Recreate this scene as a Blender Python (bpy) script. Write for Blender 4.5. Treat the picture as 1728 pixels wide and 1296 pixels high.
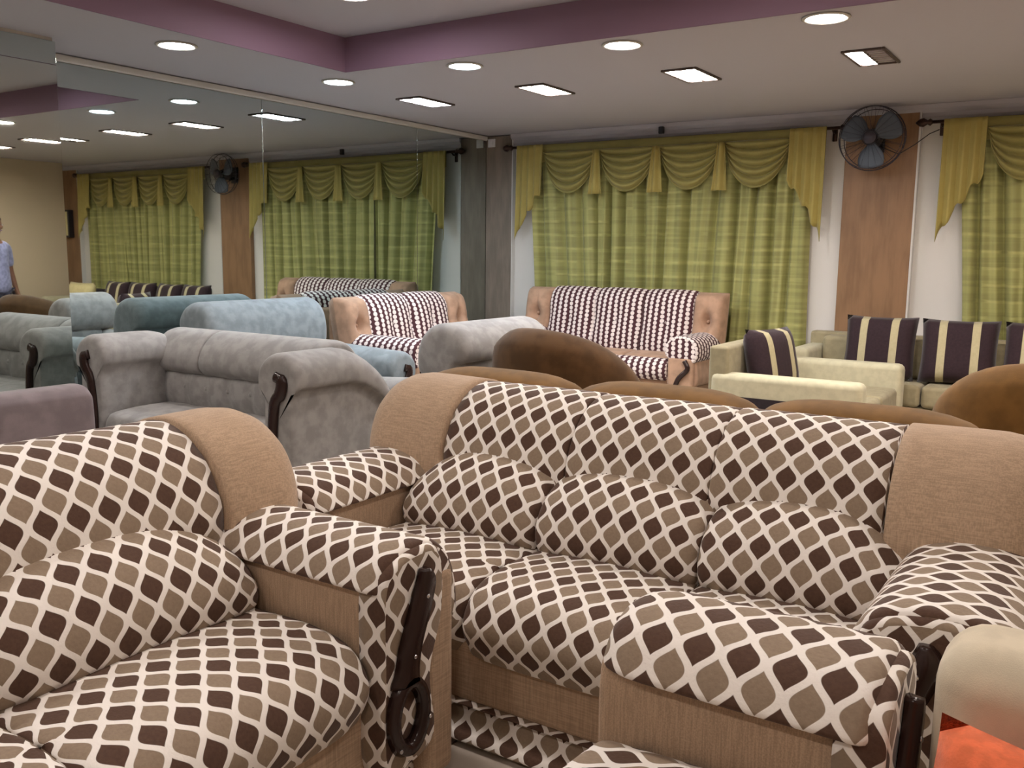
import bpy, bmesh, math, random
from mathutils import Vector, Matrix
random.seed(7)
PI = math.pi
for o in list(bpy.data.objects): bpy.data.objects.remove(o)
SC = bpy.context.scene
COL = SC.collection

# ------------------------------------------------------------------ camera
yaw, pit, rol = 0.58002, 0.14462, 0.01139
F = Vector((-math.sin(yaw)*math.cos(pit), math.cos(yaw)*math.cos(pit), -math.sin(pit)))
R0 = Vector((math.cos(yaw), math.sin(yaw), 0)); U0 = R0.cross(F)
RR = R0*math.cos(rol) + U0*math.sin(rol); UU = -R0*math.sin(rol) + U0*math.cos(rol)
cd = bpy.data.cameras.new('camera'); cam = bpy.data.objects.new('camera', cd); COL.objects.link(cam)
cam.matrix_world = Matrix(((RR.x, UU.x, -F.x, 5.6913), (RR.y, UU.y, -F.y, 0), (RR.z, UU.z, -F.z, 1.42), (0, 0, 0, 1)))
cd.sensor_width = 36; cd.sensor_fit = 'HORIZONTAL'; cd.lens = 1539.5/1728*36; cd.clip_start = .02
SC.camera = cam
# ------------------------------------------------------------------ world, exposure
w = bpy.data.worlds.new('world'); SC.world = w; w.use_nodes = True
w.node_tree.nodes['Background'].inputs[0].default_value = (.8, .85, .9, 1)
w.node_tree.nodes['Background'].inputs[1].default_value = .3
vs = SC.view_settings; vs.view_transform = 'Standard'; vs.look = 'None'; vs.gamma = 1; vs.use_curve_mapping = False
vs.exposure = 2.0
LAMP = 34.0           # emission of the round ceiling lights
PANEL = 30.0          # emission of the louvred panels
WARM = (1, .88, .79); NEUT = (1, .95, .92); COOL = (.70, .85, 1)

# ------------------------------------------------------------------ materials
def s2l(c): return tuple((v/255/12.92 if v/255 <= .04045 else ((v/255+.055)/1.055)**2.4) for v in c)
class NT:
    def __init__(s, name):
        s.m = bpy.data.materials.new(name); s.m.use_nodes = True
        s.t = s.m.node_tree; s.b = s.t.nodes['Principled BSDF']; s.out = s.t.nodes['Material Output']
    def n(s, typ, **kw):
        nd = s.t.nodes.new(typ)
        for k, v in kw.items(): setattr(nd, k, v)
        return nd
    def l(s, a, b): s.t.links.new(a, b)
    def math(s, op, a, b=None, c=None):
        nd = s.n('ShaderNodeMath', operation=op)
        for i, v in enumerate((a, b, c)):
            if v is None: continue
            if isinstance(v, (int, float)): nd.inputs[i].default_value = v
            else: s.l(v, nd.inputs[i])
        return nd.outputs[0]
    def mix(s, f, a, b):
        nd = s.n('ShaderNodeMix', data_type='RGBA')
        for i, v in ((0, f), (6, a), (7, b)):
            if isinstance(v, (int, float)): nd.inputs[i].default_value = v
            elif isinstance(v, tuple): nd.inputs[i].default_value = (*v[:3], 1)
            else: s.l(v, nd.inputs[i])
        return nd.outputs[2]
    def noise(s, scale, detail=3, vec=None, stretch=None):
        nd = s.n('ShaderNodeTexNoise'); nd.inputs['Scale'].default_value = scale; nd.inputs['Detail'].default_value = detail
        tc = s.n('ShaderNodeTexCoord'); src = vec or tc.outputs['Object']
        if stretch:
            mp = s.n('ShaderNodeMapping'); mp.inputs['Scale'].default_value = stretch; s.l(src, mp.inputs[0]); src = mp.outputs[0]
        s.l(src, nd.inputs['Vector']); return nd.outputs[0]
    def ramp(s, f, lo, hi):
        nd = s.n('ShaderNodeMapRange', interpolation_type='SMOOTHSTEP'); s.l(f, nd.inputs[0])
        nd.inputs[1].default_value = lo; nd.inputs[2].default_value = hi; return nd.outputs[0]
    def bump(s, h, st=.3, dist=.005):
        nd = s.n('ShaderNodeBump'); nd.inputs['Strength'].default_value = st; nd.inputs['Distance'].default_value = dist
        s.l(h, nd.inputs['Height']); s.l(nd.outputs[0], s.b.inputs['Normal'])
    def uv(s):
        u = s.n('ShaderNodeUVMap'); sp = s.n('ShaderNodeSeparateXYZ'); s.l(u.outputs[0], sp.inputs[0]); return sp.outputs[0], sp.outputs[1]
    def base(s, c, rough=.8, sheen=0, metal=0, spec=.3):
        if isinstance(c, tuple): s.b.inputs['Base Color'].default_value = (*c[:3], 1)
        else: s.l(c, s.b.inputs['Base Color'])
        s.b.inputs['Roughness'].default_value = rough; s.b.inputs['Metallic'].default_value = metal
        s.b.inputs['Specular IOR Level'].default_value = spec
        if sheen:
            s.b.inputs['Sheen Weight'].default_value = sheen; s.b.inputs['Sheen Roughness'].default_value = .4
def plain(name, rgb, rough=.5, metal=0, spec=.4):
    m = NT(name); m.base(s2l(rgb), rough, 0, metal, spec); return m.m
def fabric(name, rgb, var=.12, scale=30, sheen=.2, bump=.25, fine=400, rough=.85):
    m = NT(name); c = s2l(rgb)
    lo = tuple(v*(1-var) for v in c); hi = tuple(min(1, v*(1+var)) for v in c)
    col = m.mix(m.ramp(m.noise(scale, 4), .35, .65), lo, hi)
    m.base(col, rough, sheen, 0, .2); m.bump(m.noise(fine, 2), bump, .002); return m.m
def weave(name, rgb):      # linen like tan upholstery: fine horizontal and vertical threads
    m = NT(name); c = s2l(rgb)
    a = m.noise(1, 2, None, (14, 320, 320)); b = m.noise(1, 2, None, (320, 320, 14))
    f = m.math('MULTIPLY', m.math('ADD', a, b), .5)
    m.base(m.mix(m.ramp(f, .36, .64), tuple(v*.80 for v in c), tuple(v*1.12 for v in c)), .85, .15, 0, .2)
    m.bump(f, .25, .002); return m.m
def ogee(name, SX=.080, SY=.104, t=.100):
    m = NT(name); u, v = m.uv()
    a = m.math('DIVIDE', u, SX); b = m.math('DIVIDE', v, SY)
    th = m.math('MULTIPLY', b, 2*PI)
    da = m.math('ABSOLUTE', m.math('SUBTRACT', a, m.math('ROUND', a)))
    hw = m.math('MULTIPLY_ADD', m.math('COSINE', th), .21, .25)
    sl = m.math('MULTIPLY', m.math('SINE', th), .55)
    nrm = m.math('SQRT', m.math('MULTIPLY_ADD', sl, sl, 1.0))
    d = m.math('DIVIDE', m.math('SUBTRACT', hw, da), nrm)
    leaf = m.ramp(m.math('ABSOLUTE', d), t-.012, t+.012)
    dark = m.math('GREATER_THAN', d, 0.0)
    nz = m.noise(120, 3)
    tau = m.mix(nz, s2l((136, 118, 101)), s2l((160, 141, 121)))
    brn = m.mix(nz, s2l((78, 57, 47)), s2l((98, 74, 61)))
    col = m.mix(leaf, s2l((248, 242, 236)), m.mix(dark, tau, brn))
    m.base(col, .85, .15, 0, .2)
    m.bump(m.math('MULTIPLY_ADD', leaf, -.7, m.math('MULTIPLY', nz, .5)), .45, .004); return m.m
def beads(name, SX=.060, SY=.040):
    m = NT(name); u, v = m.uv()
    a = m.math('DIVIDE', u, SX); ra = m.math('ROUND', a)
    b = m.math('ADD', m.math('DIVIDE', v, SY), m.math('MULTIPLY', ra, .5))
    fx = m.math('SUBTRACT', a, ra); fy = m.math('SUBTRACT', b, m.math('ROUND', b))
    r = m.math('SQRT', m.math('ADD', m.math('MULTIPLY', m.math('MULTIPLY', fx, fx), 1.25), m.math('MULTIPLY', m.math('MULTIPLY', fy, fy), .55)))
    k = m.ramp(r, .30, .40)
    col = m.mix(k, s2l((226, 212, 206)), s2l((74, 44, 48)))
    m.base(col, .85, .1, 0, .2); m.bump(m.math('SUBTRACT', 1.0, k), .4, .005); return m.m
def stripes(name):
    m = NT(name); u, v = m.uv()
    d = m.math('ABSOLUTE', m.math('SUBTRACT', m.math('ABSOLUTE', u), .115))
    k = m.ramp(d, .026, .030); nz = m.noise(60, 3)
    col = m.mix(k, m.mix(nz, s2l((168, 158, 124)), s2l((188, 178, 144))), m.mix(nz, s2l((40, 28, 34)), s2l((58, 42, 46))))
    m.base(col, .8, .2, 0, .2); m.bump(nz, .2, .003); return m.m
def curtain_mat(name, rgb, plaid=True, tr=.12):
    m = NT(name); u, v = m.uv(); c = s2l(rgb)
    col = None
    if plaid:
        hb = m.noise(1, 2, None, (.8, .8, 22)); ht = m.ramp(m.math('ABSOLUTE', m.math('SUBTRACT', m.math('FRACT', m.math('ADD', m.math('DIVIDE', v, .13), m.math('MULTIPLY', m.noise(1.5, 1), .5))), .5)), .0, .16)
        ht = m.math('MAXIMUM', ht, m.ramp(m.noise(3.5, 2), .40, .60))
        vb = m.ramp(m.math('SINE', m.math('MULTIPLY', u, 2*PI/.13)), -.4, .6)
        k = m.math('MULTIPLY_ADD', m.ramp(hb, .4, .62), .45, m.math('MULTIPLY', vb, .35))
        col = m.mix(k, tuple(x*.80 for x in c), tuple(min(1, x*1.28) for x in c))
        col = m.mix(ht, tuple(min(1, x*1.35+.01) for x in c), col)
    else:
        col = m.mix(m.noise(9, 3), tuple(x*.85 for x in c), tuple(x*1.12 for x in c))
    m.base(col, .6, .2, 0, .3)
    tl = m.n('ShaderNodeBsdfTranslucent'); m.l(col, tl.inputs[0])
    mx = m.n('ShaderNodeMixShader'); mx.inputs[0].default_value = tr
    m.l(m.b.outputs[0], mx.inputs[1]); m.l(tl.outputs[0], mx.inputs[2]); m.l(mx.outputs[0], m.out.inputs[0]); return m.m
def wood(name, rgb, along=(5, 5, 1.2), var=.16, rough=.45):
    m = NT(name); c = s2l(rgb)
    f = m.noise(2.2, 6, None, along)
    g = m.noise(60, 4, None, (1, 1, .06))
    col = m.mix(m.ramp(m.math('ADD', m.math('MULTIPLY', f, .8), m.math('MULTIPLY', g, .2)), .35, .65), tuple(v*(1-var) for v in c), tuple(min(1, v*(1+var)) for v in c))
    m.base(col, rough, 0, 0, .4); return m.m
def emit(name, col, st):
    m = NT(name); m.base((.8, .8, .8)); m.b.inputs['Emission Color'].default_value = (*col, 1); m.b.inputs['Emission Strength'].default_value = st; return m.m
def mirror_mat():
    m = NT('mirror_glass'); m.base((.62, .68, .655), .015, 0, 1.0); return m.m
def tile_mat():
    m = NT('floor_tile'); tc = m.n('ShaderNodeTexCoord'); br = m.n('ShaderNodeTexBrick')
    br.offset = 0; br.inputs['Scale'].default_value = 1; br.inputs['Brick Width'].default_value = .6; br.inputs['Row Height'].default_value = .6
    br.inputs['Mortar Size'].default_value = .004
    br.inputs['Color1'].default_value = (*s2l((196, 186, 172)), 1); br.inputs['Color2'].default_value = (*s2l((188, 178, 166)), 1); br.inputs['Mortar'].default_value = (*s2l((130, 120, 110)), 1)
    m.l(tc.outputs['Object'], br.inputs['Vector']); m.base(br.outputs[0], .2, 0, 0, .5); return m.m

M = dict(
    ogee=ogee('leaf_trellis_fabric'), tan=weave('tan_linen', (184, 158, 133)),
    beads=beads('beaded_weave'), peach=fabric('peach_suede', (172, 138, 114), .12, 12, .2),
    grey=fabric('grey_velvet', (150, 147, 145), .14, 14, .3, .2, 250), grey_bluelit=fabric('grey_velvet_bluelit', (130, 138, 142), .14, 14, .3, .2, 250),  # second one is the same grey velvet with the corner's bluish light painted in
    mauve=fabric('mauve_grey_velvet', (126, 114, 116), .12, 10, .4, .2, 250),
    brown=fabric('brown_suede', (118, 86, 44), .16, 9, .15, .2, 300), brown_dark=fabric('dark_brown_suede', (88, 64, 40), .18, 9, .12, .2, 300),
    cream=fabric('cream_fabric', (190, 184, 156), .06, 20, .2), olive=fabric('olive_beige_fabric', (150, 140, 112), .08, 20, .2),
    panel_dark=fabric('dark_inset_fabric', (48, 40, 44), .1, 20, .1), stripe=stripes('striped_cushion_fabric'),
    ivory=fabric('ivory_cloth', (214, 202, 178), .05, 20, .2, .3, 500), orange=fabric('orange_plush', (236, 122, 82), .10, 40, .1, .4, 220),
    pale=fabric('pale_cushion_cloth', (214, 200, 150), .06, 20, .2),
    darkwood=plain('dark_polished_wood', (46, 30, 27), .22), steel=plain('steel_stud', (215, 215, 220), .2, 1), black=plain('black_plastic', (34, 32, 36), .4),
    pillar=wood('brown_laminate', (140, 107, 78)), pillar_grey=wood('grey_brown_laminate', (128, 116, 104)),
    wall=plain('white_wall_paint', (216, 212, 206), .7), wallcream=plain('cream_wall_paint', (214, 196, 170), .7),
    ceil=plain('ceiling_paint', (182, 178, 184), .8), maroon=plain('mauve_band_paint', (144, 116, 138), .6),
    mirror=mirror_mat(), trim=plain('glossy_white_trim', (214, 212, 208), .18), floor=tile_mat(),
    curtain=curtain_mat('green_plaid_curtain', (162, 160, 100)), swag=curtain_mat('olive_swag', (160, 150, 88), False, .08), jabot=curtain_mat('gold_green_jabot', (176, 160, 90), False, .08),
    rod=plain('dark_bronze_rod', (66, 48, 42), .35, .6), blade=plain('blue_grey_fan_blade', (82, 90, 102), .35), cage=plain('fan_cage_wire', (70, 66, 74), .35, .7),
    frame=plain('light_frame_metal', (92, 80, 76), .4, .5), ring=plain('downlight_ring', (200, 196, 190), .35, .3), dead=plain('unlit_diffuser', (150, 140, 146), .5),
    plug=plain('white_plastic', (220, 220, 224), .4), sole=plain('black_foot', (30, 24, 22), .5), skin=plain('skin', (120, 84, 66), .6), shirt=fabric('blue_white_shirt', (138, 142, 178), .2, 25), trousers=fabric('dark_trousers', (50, 50, 66), .1, 20), hair=plain('black_hair', (24, 20, 22), .6))

# ------------------------------------------------------------------ mesh helpers
def link(o, parent=None):
    COL.objects.link(o)
    if parent: o.parent = parent
    return o
def mk(name, data, mat, parent=None, smooth=True, mods=()):
    V, Fc, UVs = data
    me = bpy.data.meshes.new(name); me.from_pydata([tuple(v) for v in V], [], Fc)
    uvl = me.uv_layers.new(name='UVMap'); k = 0
    for i, f in enumerate(Fc):
        for j in range(len(f)): uvl.data[k].uv = UVs[i][j]; k += 1
    me.materials.append(M[mat] if isinstance(mat, str) else mat)
    if smooth: me.polygons.foreach_set('use_smooth', [True]*len(me.polygons))
    bm = bmesh.new(); bm.from_mesh(me); bmesh.ops.recalc_face_normals(bm, faces=bm.faces); bm.to_mesh(me); bm.free()
    o = bpy.data.objects.new(name, me); link(o, parent)
    for t, kw in mods:
        md = o.modifiers.new(t.lower(), t)
        for a, b in kw.items(): setattr(md, a, b)
    return o
def join(*ds):
    V, Fc, U = [], [], []
    for v, f, u in ds:
        n = len(V); V += list(v); Fc += [tuple(i+n for i in q) for q in f]; U += list(u)
    return V, Fc, U
def tf(data, fn):
    v, f, u = data; return [Vector(fn(*p)) for p in v], f, u
def thing(name, label, cat, loc=(0, 0, 0), rz=0, group=None):
    o = bpy.data.objects.new(name, None); link(o); o.empty_display_size = .1
    o.location = loc; o.rotation_euler = (0, 0, rz); return tag(o, label, cat, group)
def tag(o, label, cat, group=None):
    o['label'] = label; o['category'] = cat
    if group: o['group'] = group
    return o
def struct(o): o['kind'] = 'structure'; return o
def cr(pts, k=5, closed=True):      # Catmull-Rom resampling of a 2D outline
    n = len(pts); out = []
    rng = range(n) if closed else range(n-1)
    g = (lambda i: pts[i % n]) if closed else (lambda i: pts[max(0, min(n-1, i))])
    for i in rng:
        p0, p1, p2, p3 = g(i-1), g(i), g(i+1), g(i+2)
        for j in range(k):
            t = j/k; t2 = t*t; t3 = t2*t
            out.append(tuple(.5*(2*b+(c-a)*t+(2*a-5*b+4*c-d)*t2+(3*b-a-3*c+d)*t3) for a, b, c, d in zip(p0, p1, p2, p3)))
    if not closed: out.append(tuple(pts[-1]))
    return out
def loft(loops, closed=True, caps=True, u0=0.0):
    V, Fc, U = [], [], []; n = len(loops[0]); m = len(loops)
    us = [u0]
    for i in range(1, m): us.append(us[-1] + sum((Vector(loops[i][j])-Vector(loops[i-1][j])).length for j in range(n))/n)
    mid = loops[m//2]; vv = [0]
    for j in range(1, n+1): vv.append(vv[-1] + (Vector(mid[j % n])-Vector(mid[j-1])).length)
    for L in loops: V += [Vector(p) for p in L]
    for i in range(m-1):
        for j in range(n if closed else n-1):
            k = (j+1) % n
            Fc.append((i*n+j, i*n+k, (i+1)*n+k, (i+1)*n+j)); U.append(((us[i], vv[j]), (us[i], vv[j+1]), (us[i+1], vv[j+1]), (us[i+1], vv[j])))
    if caps and closed:
        for i in (0, m-1):
            c = sum((Vector(p) for p in loops[i]), Vector())/n; ci = len(V); V.append(c)
            P = [Vector(p) for p in loops[i]]; ext = [max(p[q] for p in P)-min(p[q] for p in P) for q in range(3)]; dr = ext.index(min(ext)); ia, ib = [q for q in range(3) if q != dr]
            for j in range(n):
                k = (j+1) % n; Fc.append((i*n+j, i*n+k, ci)); U.append(tuple((q[ia], q[ib]) for q in (P[j], P[k], c)))
    return V, Fc, U
def stations(x0, x1, r0, r1, n):
    s = []
    for i in range(5): a = (i/5)*PI/2; s.append((x0 + r0*(1-math.cos(a)), 1 if r0 == 0 else math.sin(a)))
    for i in range(n+1): s.append((x0+r0 + (x1-x0-r0-r1)*i/n, 1))
    for i in range(4, -1, -1): a = (i/5)*PI/2; s.append((x1 - r1*(1-math.cos(a)), 1 if r1 == 0 else math.sin(a)))
    if r0 == 0: s = s[5:]
    if r1 == 0: s = s[:-5]
    return s
def roll(pts, x0, x1, r=.04, n=8, shrink=.12, warp=None, k=5, u0=None):
    """profile (y,z) swept along x with softly rounded ends; shrink = how far the end section draws in (m)"""
    pr = cr(pts, k) if k > 1 else list(pts); r0, r1 = r if isinstance(r, tuple) else (r, r)
    cy = sum(p[0] for p in pr)/len(pr); cz = sum(p[1] for p in pr)/len(pr)
    S = max(math.hypot(p[0]-cy, p[1]-cz) for p in pr); loops = []
    for x, s in stations(x0, x1, r0, r1, n):
        t = 2*(x-x0)/(x1-x0)-1; sc = 1-(1-s)*min(1, shrink/S); L = []
        for y, z in pr:
            yy, zz = cy+(y-cy)*sc, cz+(z-cz)*sc
            if warp: yy, zz = warp(t, yy, zz)
            L.append((x, yy, zz))
        loops.append(L)
    return loft(loops, True, True, x0 if u0 is None else u0)
def rbox(x0, x1, y0, y1, z0, z1, r=.02, seg=3):
    bm = bmesh.new(); bmesh.ops.create_cube(bm, size=1)
    for v in bm.verts: v.co = Vector(((x0+x1)/2+v.co.x*(x1-x0), (y0+y1)/2+v.co.y*(y1-y0), (z0+z1)/2+v.co.z*(z1-z0)))
    if r > 0: bmesh.ops.bevel(bm, geom=list(bm.edges), offset=min(r, .49*min(x1-x0, y1-y0, z1-z0)), segments=seg, affect='EDGES', profile=.5)
    bm.normal_update(); V = [v.co.copy() for v in bm.verts]; Fc, U = [], []
    for f in bm.faces:
        n = f.normal; a = max(range(3), key=lambda i: abs(n[i])); ix = ((1, 2), (0, 2), (0, 1))[a]
        Fc.append(tuple(v.index for v in f.verts)); U.append([(v.co[ix[0]], v.co[ix[1]]) for v in f.verts])
    bm.free(); return V, Fc, U
WN = (('WEIGHTED_NORMAL', {'keep_sharp': True}),)
def box(name, b, mat, parent=None, r=.02, seg=3): return mk(name, rbox(*b, r, seg), mat, parent, True, WN)
def tube(path, rad, n=8, closed=False, ref=None):
    P = [Vector(p) for p in path]; loops = []; m = len(P)
    for i, p in enumerate(P):
        d = (P[(i+1) % m]-P[i-1]) if closed else (P[min(i+1, m-1)]-P[max(i-1, 0)])
        d.normalize(); a = Vector(ref) if ref else Vector((0, 0, 1)) if abs(d.z) < .9 else Vector((1, 0, 0)); s = d.cross(a).normalized(); t = d.cross(s)
        rr = rad[i] if isinstance(rad, (list, tuple)) else rad
        loops.append([p+(s*math.cos(2*PI*j/n)+t*math.sin(2*PI*j/n))*rr for j in range(n)])
    if closed: loops.append(loops[0])
    return loft(loops, True, not closed)
def lathe(prof, n=20, axis='Z'):
    loops = [[(r*math.cos(2*PI*j/n), r*math.sin(2*PI*j/n), z) for j in range(n)] for r, z in prof]
    d = loft(loops)
    if axis == 'Y': d = tf(d, lambda x, y, z: (x, -z, y))      # +z of the profile points to -y
    return d
def ell(c, r, n=12, m=8):
    return tf(lathe([(math.sin(PI*i/m)*.999+.001, -math.cos(PI*i/m)) for i in range(m+1)], n), lambda x, y, z: (c[0]+x*r[0], c[1]+y*r[1], c[2]+z*r[2]))
def sheet(fn, nu, nv, su=1, sv=1):
    V, Fc, U = [], [], []
    for i in range(nu+1):
        for j in range(nv+1): V.append(Vector(fn(i/nu, j/nv)))
    for i in range(nu):
        for j in range(nv):
            a = i*(nv+1)+j; Fc.append((a, a+1, a+nv+2, a+nv+1))
            U.append(tuple((p*su, q*sv) for p, q in ((i/nu, j/nv), (i/nu, (j+1)/nv), ((i+1)/nu, (j+1)/nv), ((i+1)/nu, j/nv))))
    return V, Fc, U
def pillow_data(wd, hg, th, n=12, pinch=.10):
    """square cushion standing in the xz plane, thickness along y, base at z=0"""
    parts = []
    for s in (-1, 1):
        def fn(a, b, s=s):
            p, q = 2*a-1, 2*b-1
            k = (max(0, 1-p**4)*max(0, 1-q**4))**.5
            px = p*(1-pinch*(1-abs(p))*0 - pinch*.55*(1-q*q)*abs(p)**3); qz = q*(1-pinch*.55*(1-p*p)*abs(q)**3)
            return (px*wd/2, s*th/2*k, hg/2+qz*hg/2)
        d = sheet(fn, n, n); V, Fc, U = d
        U = [tuple(((u-.5)*wd, (v-.5)*hg) for u, v in q) for q in U]; parts.append((V, Fc, U))
    return join(*parts)
def pillow(name, label, mat, loc, rz, tilt, size=(.45, .43, .17), group=None, roll_=0):
    o = mk(name, pillow_data(*size), mat); bm = bmesh.new(); bm.from_mesh(o.data); bmesh.ops.remove_doubles(bm, verts=bm.verts, dist=.0005); bmesh.ops.recalc_face_normals(bm, faces=bm.faces); bm.to_mesh(o.data); bm.free()
    o.location = loc; o.rotation_euler = (tilt, roll_, rz); return tag(o, label, 'cushion', group)

# ------------------------------------------------------------------ room shell
XR, YF, YN, H, HU = 8.10, 8.19, -3.0, 2.62, 2.845
struct(box('floor', (-.2, XR+.2, YN-.2, YF+.2, -.1, 0), 'floor', None, 0))
struct(box('wall_far', (-.2, XR+.2, YF, YF+.2, 0, 3), 'wall', None, 0))
struct(box('wall_right', (XR, XR+.2, YN, YF, 0, 3), 'wallcream', None, 0))
struct(box('wall_near', (-.2, XR+.2, YN-.2, YN, 0, 3), 'wallcream', None, 0))
wl = struct(box('wall_left', (-.2, -.012, YN, YF, 0, 3), 'wall', None, 0))
for a, b in ((3.172, 5.07), (5.074, 6.98), (6.984, 8.188)):
    box('mirror_panel', (-.012, 0, a, b, .08, H-.05), 'mirror', wl, .002, 1)
struct(box('baseboard_left', (-.012, .012, 3.17, YF, 0, .08), 'trim', None, .004))
wc = struct(box('wall_column', (0, .388, -.6, 3.16, 0, H), 'wall', None, 0))
for a, b in ((-.6, 1.29), (1.294, 3.17)):
    box('mirror_panel', (.388, .40, a, b, .06, H-.02), 'mirror', wc, .002, 1)
AX, BY, CX, DY = 1.155, 4.795, 6.95, -1.8
cl = join(rbox(-.2, AX, YN, YF, H, HU+.2, 0), rbox(AX, XR, BY, YF, H, HU+.2, 0), rbox(CX, XR, YN, BY, H, HU+.2, 0), rbox(AX, CX, YN, DY, H, HU+.2, 0), rbox(AX, CX, DY, BY, HU, HU+.2, 0))
struct(mk('ceiling', cl, 'ceil', None, False))
for i, b in enumerate(((AX, AX+.012, DY, BY), (AX+.012, CX-.012, BY-.012, BY), (CX-.012, CX, DY, BY), (AX+.012, CX-.012, DY, DY+.012))):
    struct(box('trim_%d' % (i+1), (*b, H-.002, HU-.001), 'maroon', None, 0))
struct(mk('trim_5', tf(roll([(0, 0), (-.03, .0), (-.05, .03), (-.05, .06), (-.085, .09), (-.09, .125), (0, .125)], .33, XR, 0, 2, k=1), lambda x, y, z: (x, YF+y, 2.493+z)), 'ceil', None, False))
struct(box('trim_6', (0, .028, 3.17, YF-.06, H-.05, H-.004), 'trim', None, .012))
p1 = struct(box('wall_pillar', (.002, .33, YF-.055, YF, .0, H-.012), 'pillar_grey', None, .004))
p2 = struct(box('wall_pillar', (3.695, 4.262, YF-.06, YF, 0, H-.012), 'pillar', None, .004))
box('edge_strip', (4.262, 4.278, YF-.066, YF, 0, H-.012), 'trim', p2, .003)
box('edge_strip', (.33, .342, YF-.06, YF, 0, H-.012), 'trim', p1, .003)
p3 = struct(box('wall_pillar', (7.54, 8.05, YF-.06, YF, 0, H-.012), 'pillar', None, .004))
box('edge_strip', (7.525, 7.54, YF-.066, YF, 0, H-.012), 'trim', p3, .003)

# ------------------------------------------------------------------ ceiling lights
MATL = {}
def lamp_mat(kind, col, st):
    k = (kind, col)
    if k not in MATL: MATL[k] = emit('%s_glow_%d' % (kind, len(MATL)), col, st)
    return MATL[k]
RINGD = lathe([(.10, -.001), (.118, -.001), (.122, -.006), (.112, -.012), (.100, -.010), (.100, -.001)], 24)
DISCD = lathe([(.001, -.004), (.099, -.004), (.099, -.002), (.001, -.002)], 24)
ringm = mk('trim_ring', RINGD, 'ring'); ringme = ringm.data; bpy.data.objects.remove(ringm)
def downlight(x, y, z, col, label):
    t = thing('ceiling_downlight', label, 'ceiling light', (x, y, z), 0, 'round ceiling downlights')
    link(bpy.data.objects.new('trim_ring', ringme), t)
    mk('diffuser', DISCD, lamp_mat('lamp', col, LAMP), t)
DL = [(.87, 5.02, COOL, 'round downlight nearest the corner of the maroon recess, beside mirror'),
      (2.01, 5.01, COOL, 'round downlight second from the mirror in row along the maroon recess'),
      (3.17, 4.98, NEUT, 'round downlight third from the mirror in row along the maroon recess'),
      (4.34, 4.95, WARM, 'largest round downlight in row along recess, above the wall fan'),
      (.87, 3.65, NEUT, 'round downlight above the grey tufted sofa, beside left recess edge'),
      (.87, 2.28, WARM, 'round downlight over the mirrored column, outside the frame'),
      (5.50, 4.95, WARM, 'round downlight in the recess row, fifth from the mirror'),
      (6.60, 4.95, WARM, 'round downlight in the recess row, farthest from the mirror')]
for x, y, c, l in DL: downlight(x, y, H, c, l)
k = 0
for y in (3.75, 1.6, -.6):
    for x in (2.35, 4.05, 5.75):
        xx, yy = (1.95, 4.02) if k == 0 else (x, y)
        downlight(xx, yy, HU, NEUT if x < 3 else WARM, ('round downlight at the top edge in raised ceiling' if (x, y) == (2.35, 3.75) else 'round downlight in raised ceiling over %s' % ('the far left seats', 'the brown sofa', 'the brown barrel chair', 'the left leaf-print sofa', 'the leaf-print three-seater', 'the ivory armchair', 'the near left floor', 'the near middle floor', 'the near right floor')[k]))
        k += 1
def panel_light(x, y, col, label, dead=False):
    t = thing('louvred_ceiling_light', label, 'ceiling light', (x, y, H), 0, 'rectangular louvred ceiling lights')
    fr = join(rbox(-.125, -.105, -.235, .235, -.014, .0, .003, 1), rbox(.105, .125, -.235, .235, -.014, 0, .003, 1), rbox(-.105, .105, -.235, -.215, -.014, 0, .003, 1), rbox(-.105, .105, .215, .235, -.014, 0, .003, 1))
    mk('frame', fr, 'frame', t, False)
    for s in (-1, 1):
        d = dead and s > 0
        mk('diffuser', rbox(s*.053-.046, s*.053+.046, -.205, .205, -.006, -.002, .001, 1), 'dead' if d else lamp_mat('panel', col, PANEL), t, False)
    box('divider', (-.006, .006, -.215, .215, -.013, 0), 'frame', t, .001, 1)
    for i in range(1, 7): box('louvre', (-.105, .105, -.215+i*.0614-.0025, -.215+i*.0614+.0025, -.013, -.006), 'ring', t, .0005, 1)
for i, (x, col, lab) in enumerate(((.87, COOL, 'louvred ceiling light nearest the mirror, casting bluish light'), (2.01, NEUT, 'louvred ceiling light second from the mirror'), (3.17, NEUT, 'louvred ceiling light third from the mirror'), (4.33, NEUT, 'half-lit louvred ceiling light with a dead right tube'), (5.5, WARM, 'louvred ceiling light fifth from the mirror'), (6.65, WARM, 'louvred ceiling light farthest from the mirror'))):
    panel_light(x, 6.03, col, lab, i == 3)

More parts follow.
